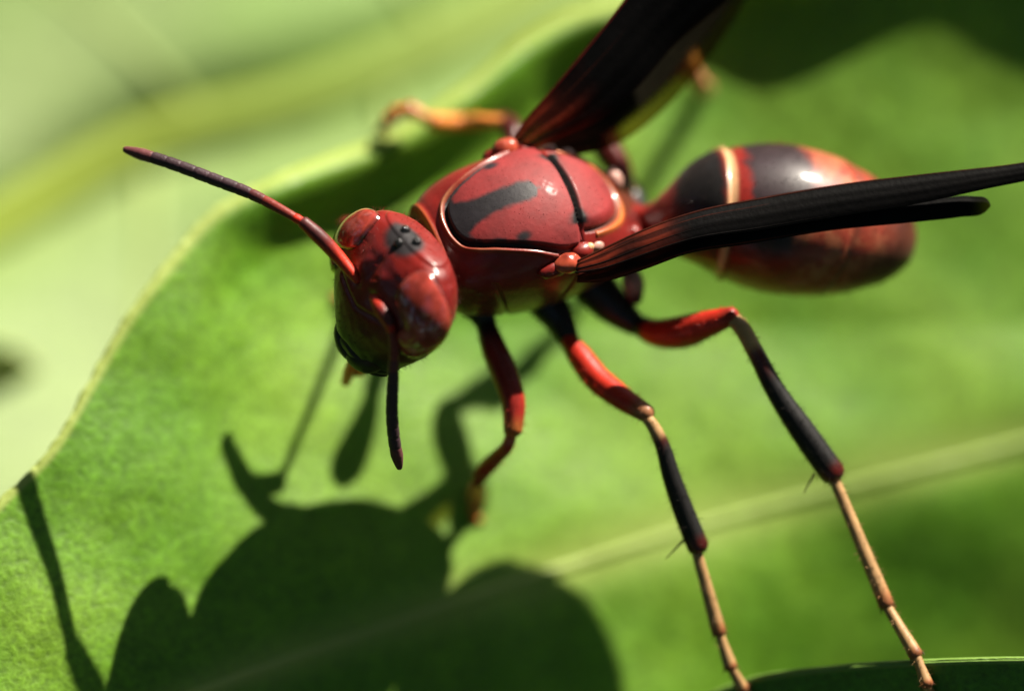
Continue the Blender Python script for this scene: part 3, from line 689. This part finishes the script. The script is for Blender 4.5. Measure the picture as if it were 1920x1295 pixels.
# ---- wings: folded lengthwise, corrugated, with raised veins
def wing(name, up, lo, op, base_len, veins, n=150, m=40, corr=.05, dark=(.0016, .0013, .0014), amber=(.11, .014, .006), label=None, vein_c=(.003, .002, .002)):
    A = np.array(up, float); Bq = np.array(lo, float)
    Ea = resample(pt(A[:, 0], A[:, 1], A[:, 2]), n); Eb = resample(pt(Bq[:, 0], Bq[:, 1], Bq[:, 2]), n)
    q = np.linspace(0, 1, m); t = np.linspace(0, 1, n)
    P = Ea[:, None]*(1-q)[None, :, None] + Eb[:, None]*q[None, :, None]
    across = Eb - Ea; along = np.gradient(.5*(Ea+Eb), axis=0); N = np.cross(across, along); N /= np.linalg.norm(N, axis=1)[:, None] + 1e-9
    N *= np.sign(N @ B_)[:, None]; wd = np.linalg.norm(across, axis=1)
    fold = (wd[:, None] * (.09*np.sin(q*math.pi)[None] + .004*np.cos(q*math.pi*7)[None]))
    P = P + N[:, None]*fold[..., None]
    T = np.repeat(t, m); Qm = np.tile(q, n); V = P.reshape(-1, 3); j = .3*vnoise(V, 1.2, 6)
    k = smooth(base_len*.9, base_len*.1, T + base_len*j) * (.35 + .65*smooth(-.4, .5, np.sin(Qm*15 + 4*j)))
    c = mixc(np.tile(np.array((*dark, 1.)), (len(V), 1)), np.array((*amber, 1.)), k)
    c[:, 3] = op(T, Qm)
    mb = MB(); mb.add(V, quads(n, m), c); o = mb.build(name, MAT_WING, wasp, solid=.03)
    if label: o["label"] = label
    for (t0, q0, t1, q1, r, vc) in veins:
        kk = np.linspace(0, 1, 20); ti, qi = t0 + (t1-t0)*kk, q0 + (q1-q0)*kk
        ii = np.clip(ti*(n-1), 0, n-1.001); jj = np.clip(qi*(m-1), 0, m-1.001)
        i0, j0 = ii.astype(int), jj.astype(int); fi, fj = (ii-i0)[:, None], (jj-j0)[:, None]
        W = (P[i0, j0]*(1-fi)*(1-fj) + P[i0+1, j0]*fi*(1-fj) + P[i0, j0+1]*(1-fi)*fj + P[i0+1, j0+1]*fi*fj)
        v, f, tt, a = tube(W, r*.42*np.linspace(1.3, .5, 20), 8, 40)
        vb = MB(); vb.add(v, f, np.array((*(vc or vein_c), 1.))); vb.build("vein", MAT_WING, o)
full = lambda T, Q: 1 - .25*smooth(.12, .0, T)
AMB = (.030, .006, .003)
# left pair
wing("forewing", [(1085, 488, .10), (1128, 467, .05), (1200, 433, .0), (1300, 397, -.1), (1420, 372, -.2), (1580, 345, -.25), (1720, 328, -.3), (1870, 312, -.35), (2000, 300, -.4), (2060, 315, -.4)],
     [(1080, 512, .2), (1130, 505, .2), (1200, 482, .2), (1300, 450, .15), (1420, 432, .05), (1580, 405, -.05), (1720, 382, -.15), (1870, 350, -.25), (2000, 326, -.35), (2062, 318, -.4)],
     full, .25, [(0, .05, 1, .02, .07, AMB), (0, .3, .55, .25, .05, AMB), (0, .7, .45, .6, .05, None), (.25, .4, .95, .5, .035, None), (0, .95, .9, .9, .05, None)])
wing("hindwing", [(1085, 508, -.15), (1130, 485, -.2), (1220, 455, -.3), (1320, 425, -.4), (1450, 405, -.45), (1600, 390, -.5), (1740, 376, -.55), (1820, 368, -.6), (1852, 374, -.6), (1857, 384, -.6)],
     [(1082, 530, .0), (1130, 528, .0), (1200, 508, -.05), (1290, 476, -.1), (1400, 458, -.2), (1560, 432, -.3), (1700, 418, -.4), (1800, 407, -.5), (1845, 399, -.6), (1857, 387, -.6)],
     lambda T, Q: 1 - .25*smooth(.12, 0, T) - .45*smooth(.93, 1, T), .30, [(0, .1, .9, .1, .05, AMB), (0, .5, .6, .5, .05, AMB), (0, .9, .9, .95, .05, (.10, .02, .01))])
# right pair
wing("forewing", [(962, 262, -1.7), (985, 225, -1.65), (1015, 190, -1.6), (1080, 112, -1.5), (1150, 25, -1.5), (1230, -80, -1.5), (1340, -230, -1.6), (1470, -360, -1.7)],
     [(1000, 280, -1.6), (1060, 255, -1.7), (1125, 225, -1.8), (1195, 165, -1.9), (1265, 85, -2.0), (1372, -10, -2.1), (1450, -130, -2.0), (1480, -355, -1.75)],
     full, .26, [(0, .03, 1, .02, .06, (.10, .012, .008)), (0, .22, .5, .3, .05, AMB), (.07, .34, .25, .45, .022, (.20, .11, .04)), (.13, .44, .24, .58, .02, (.20, .11, .04)), (0, .75, .6, .8, .05, None), (.3, .5, .95, .5, .035, None)])
wing("hindwing", [(1005, 275, -2.3), (1050, 240, -2.6), (1100, 215, -2.9), (1170, 160, -3.2), (1240, 80, -3.4), (1320, -10, -3.5), (1420, -150, -3.6)],
     [(1010, 294, -2.2), (1075, 292, -2.6), (1160, 268, -3.1), (1242, 208, -3.5), (1325, 112, -3.8), (1400, -5, -4.0), (1440, -140, -3.6)],
     lambda T, Q: 1 - .74*smooth(.45, .8, Q)*smooth(.12, .3, T), .28, [(0, .1, .8, .1, .05, AMB), (0, .55, .55, .6, .045, None)], dark=(.006, .005, .002), amber=(.14, .03, .01))
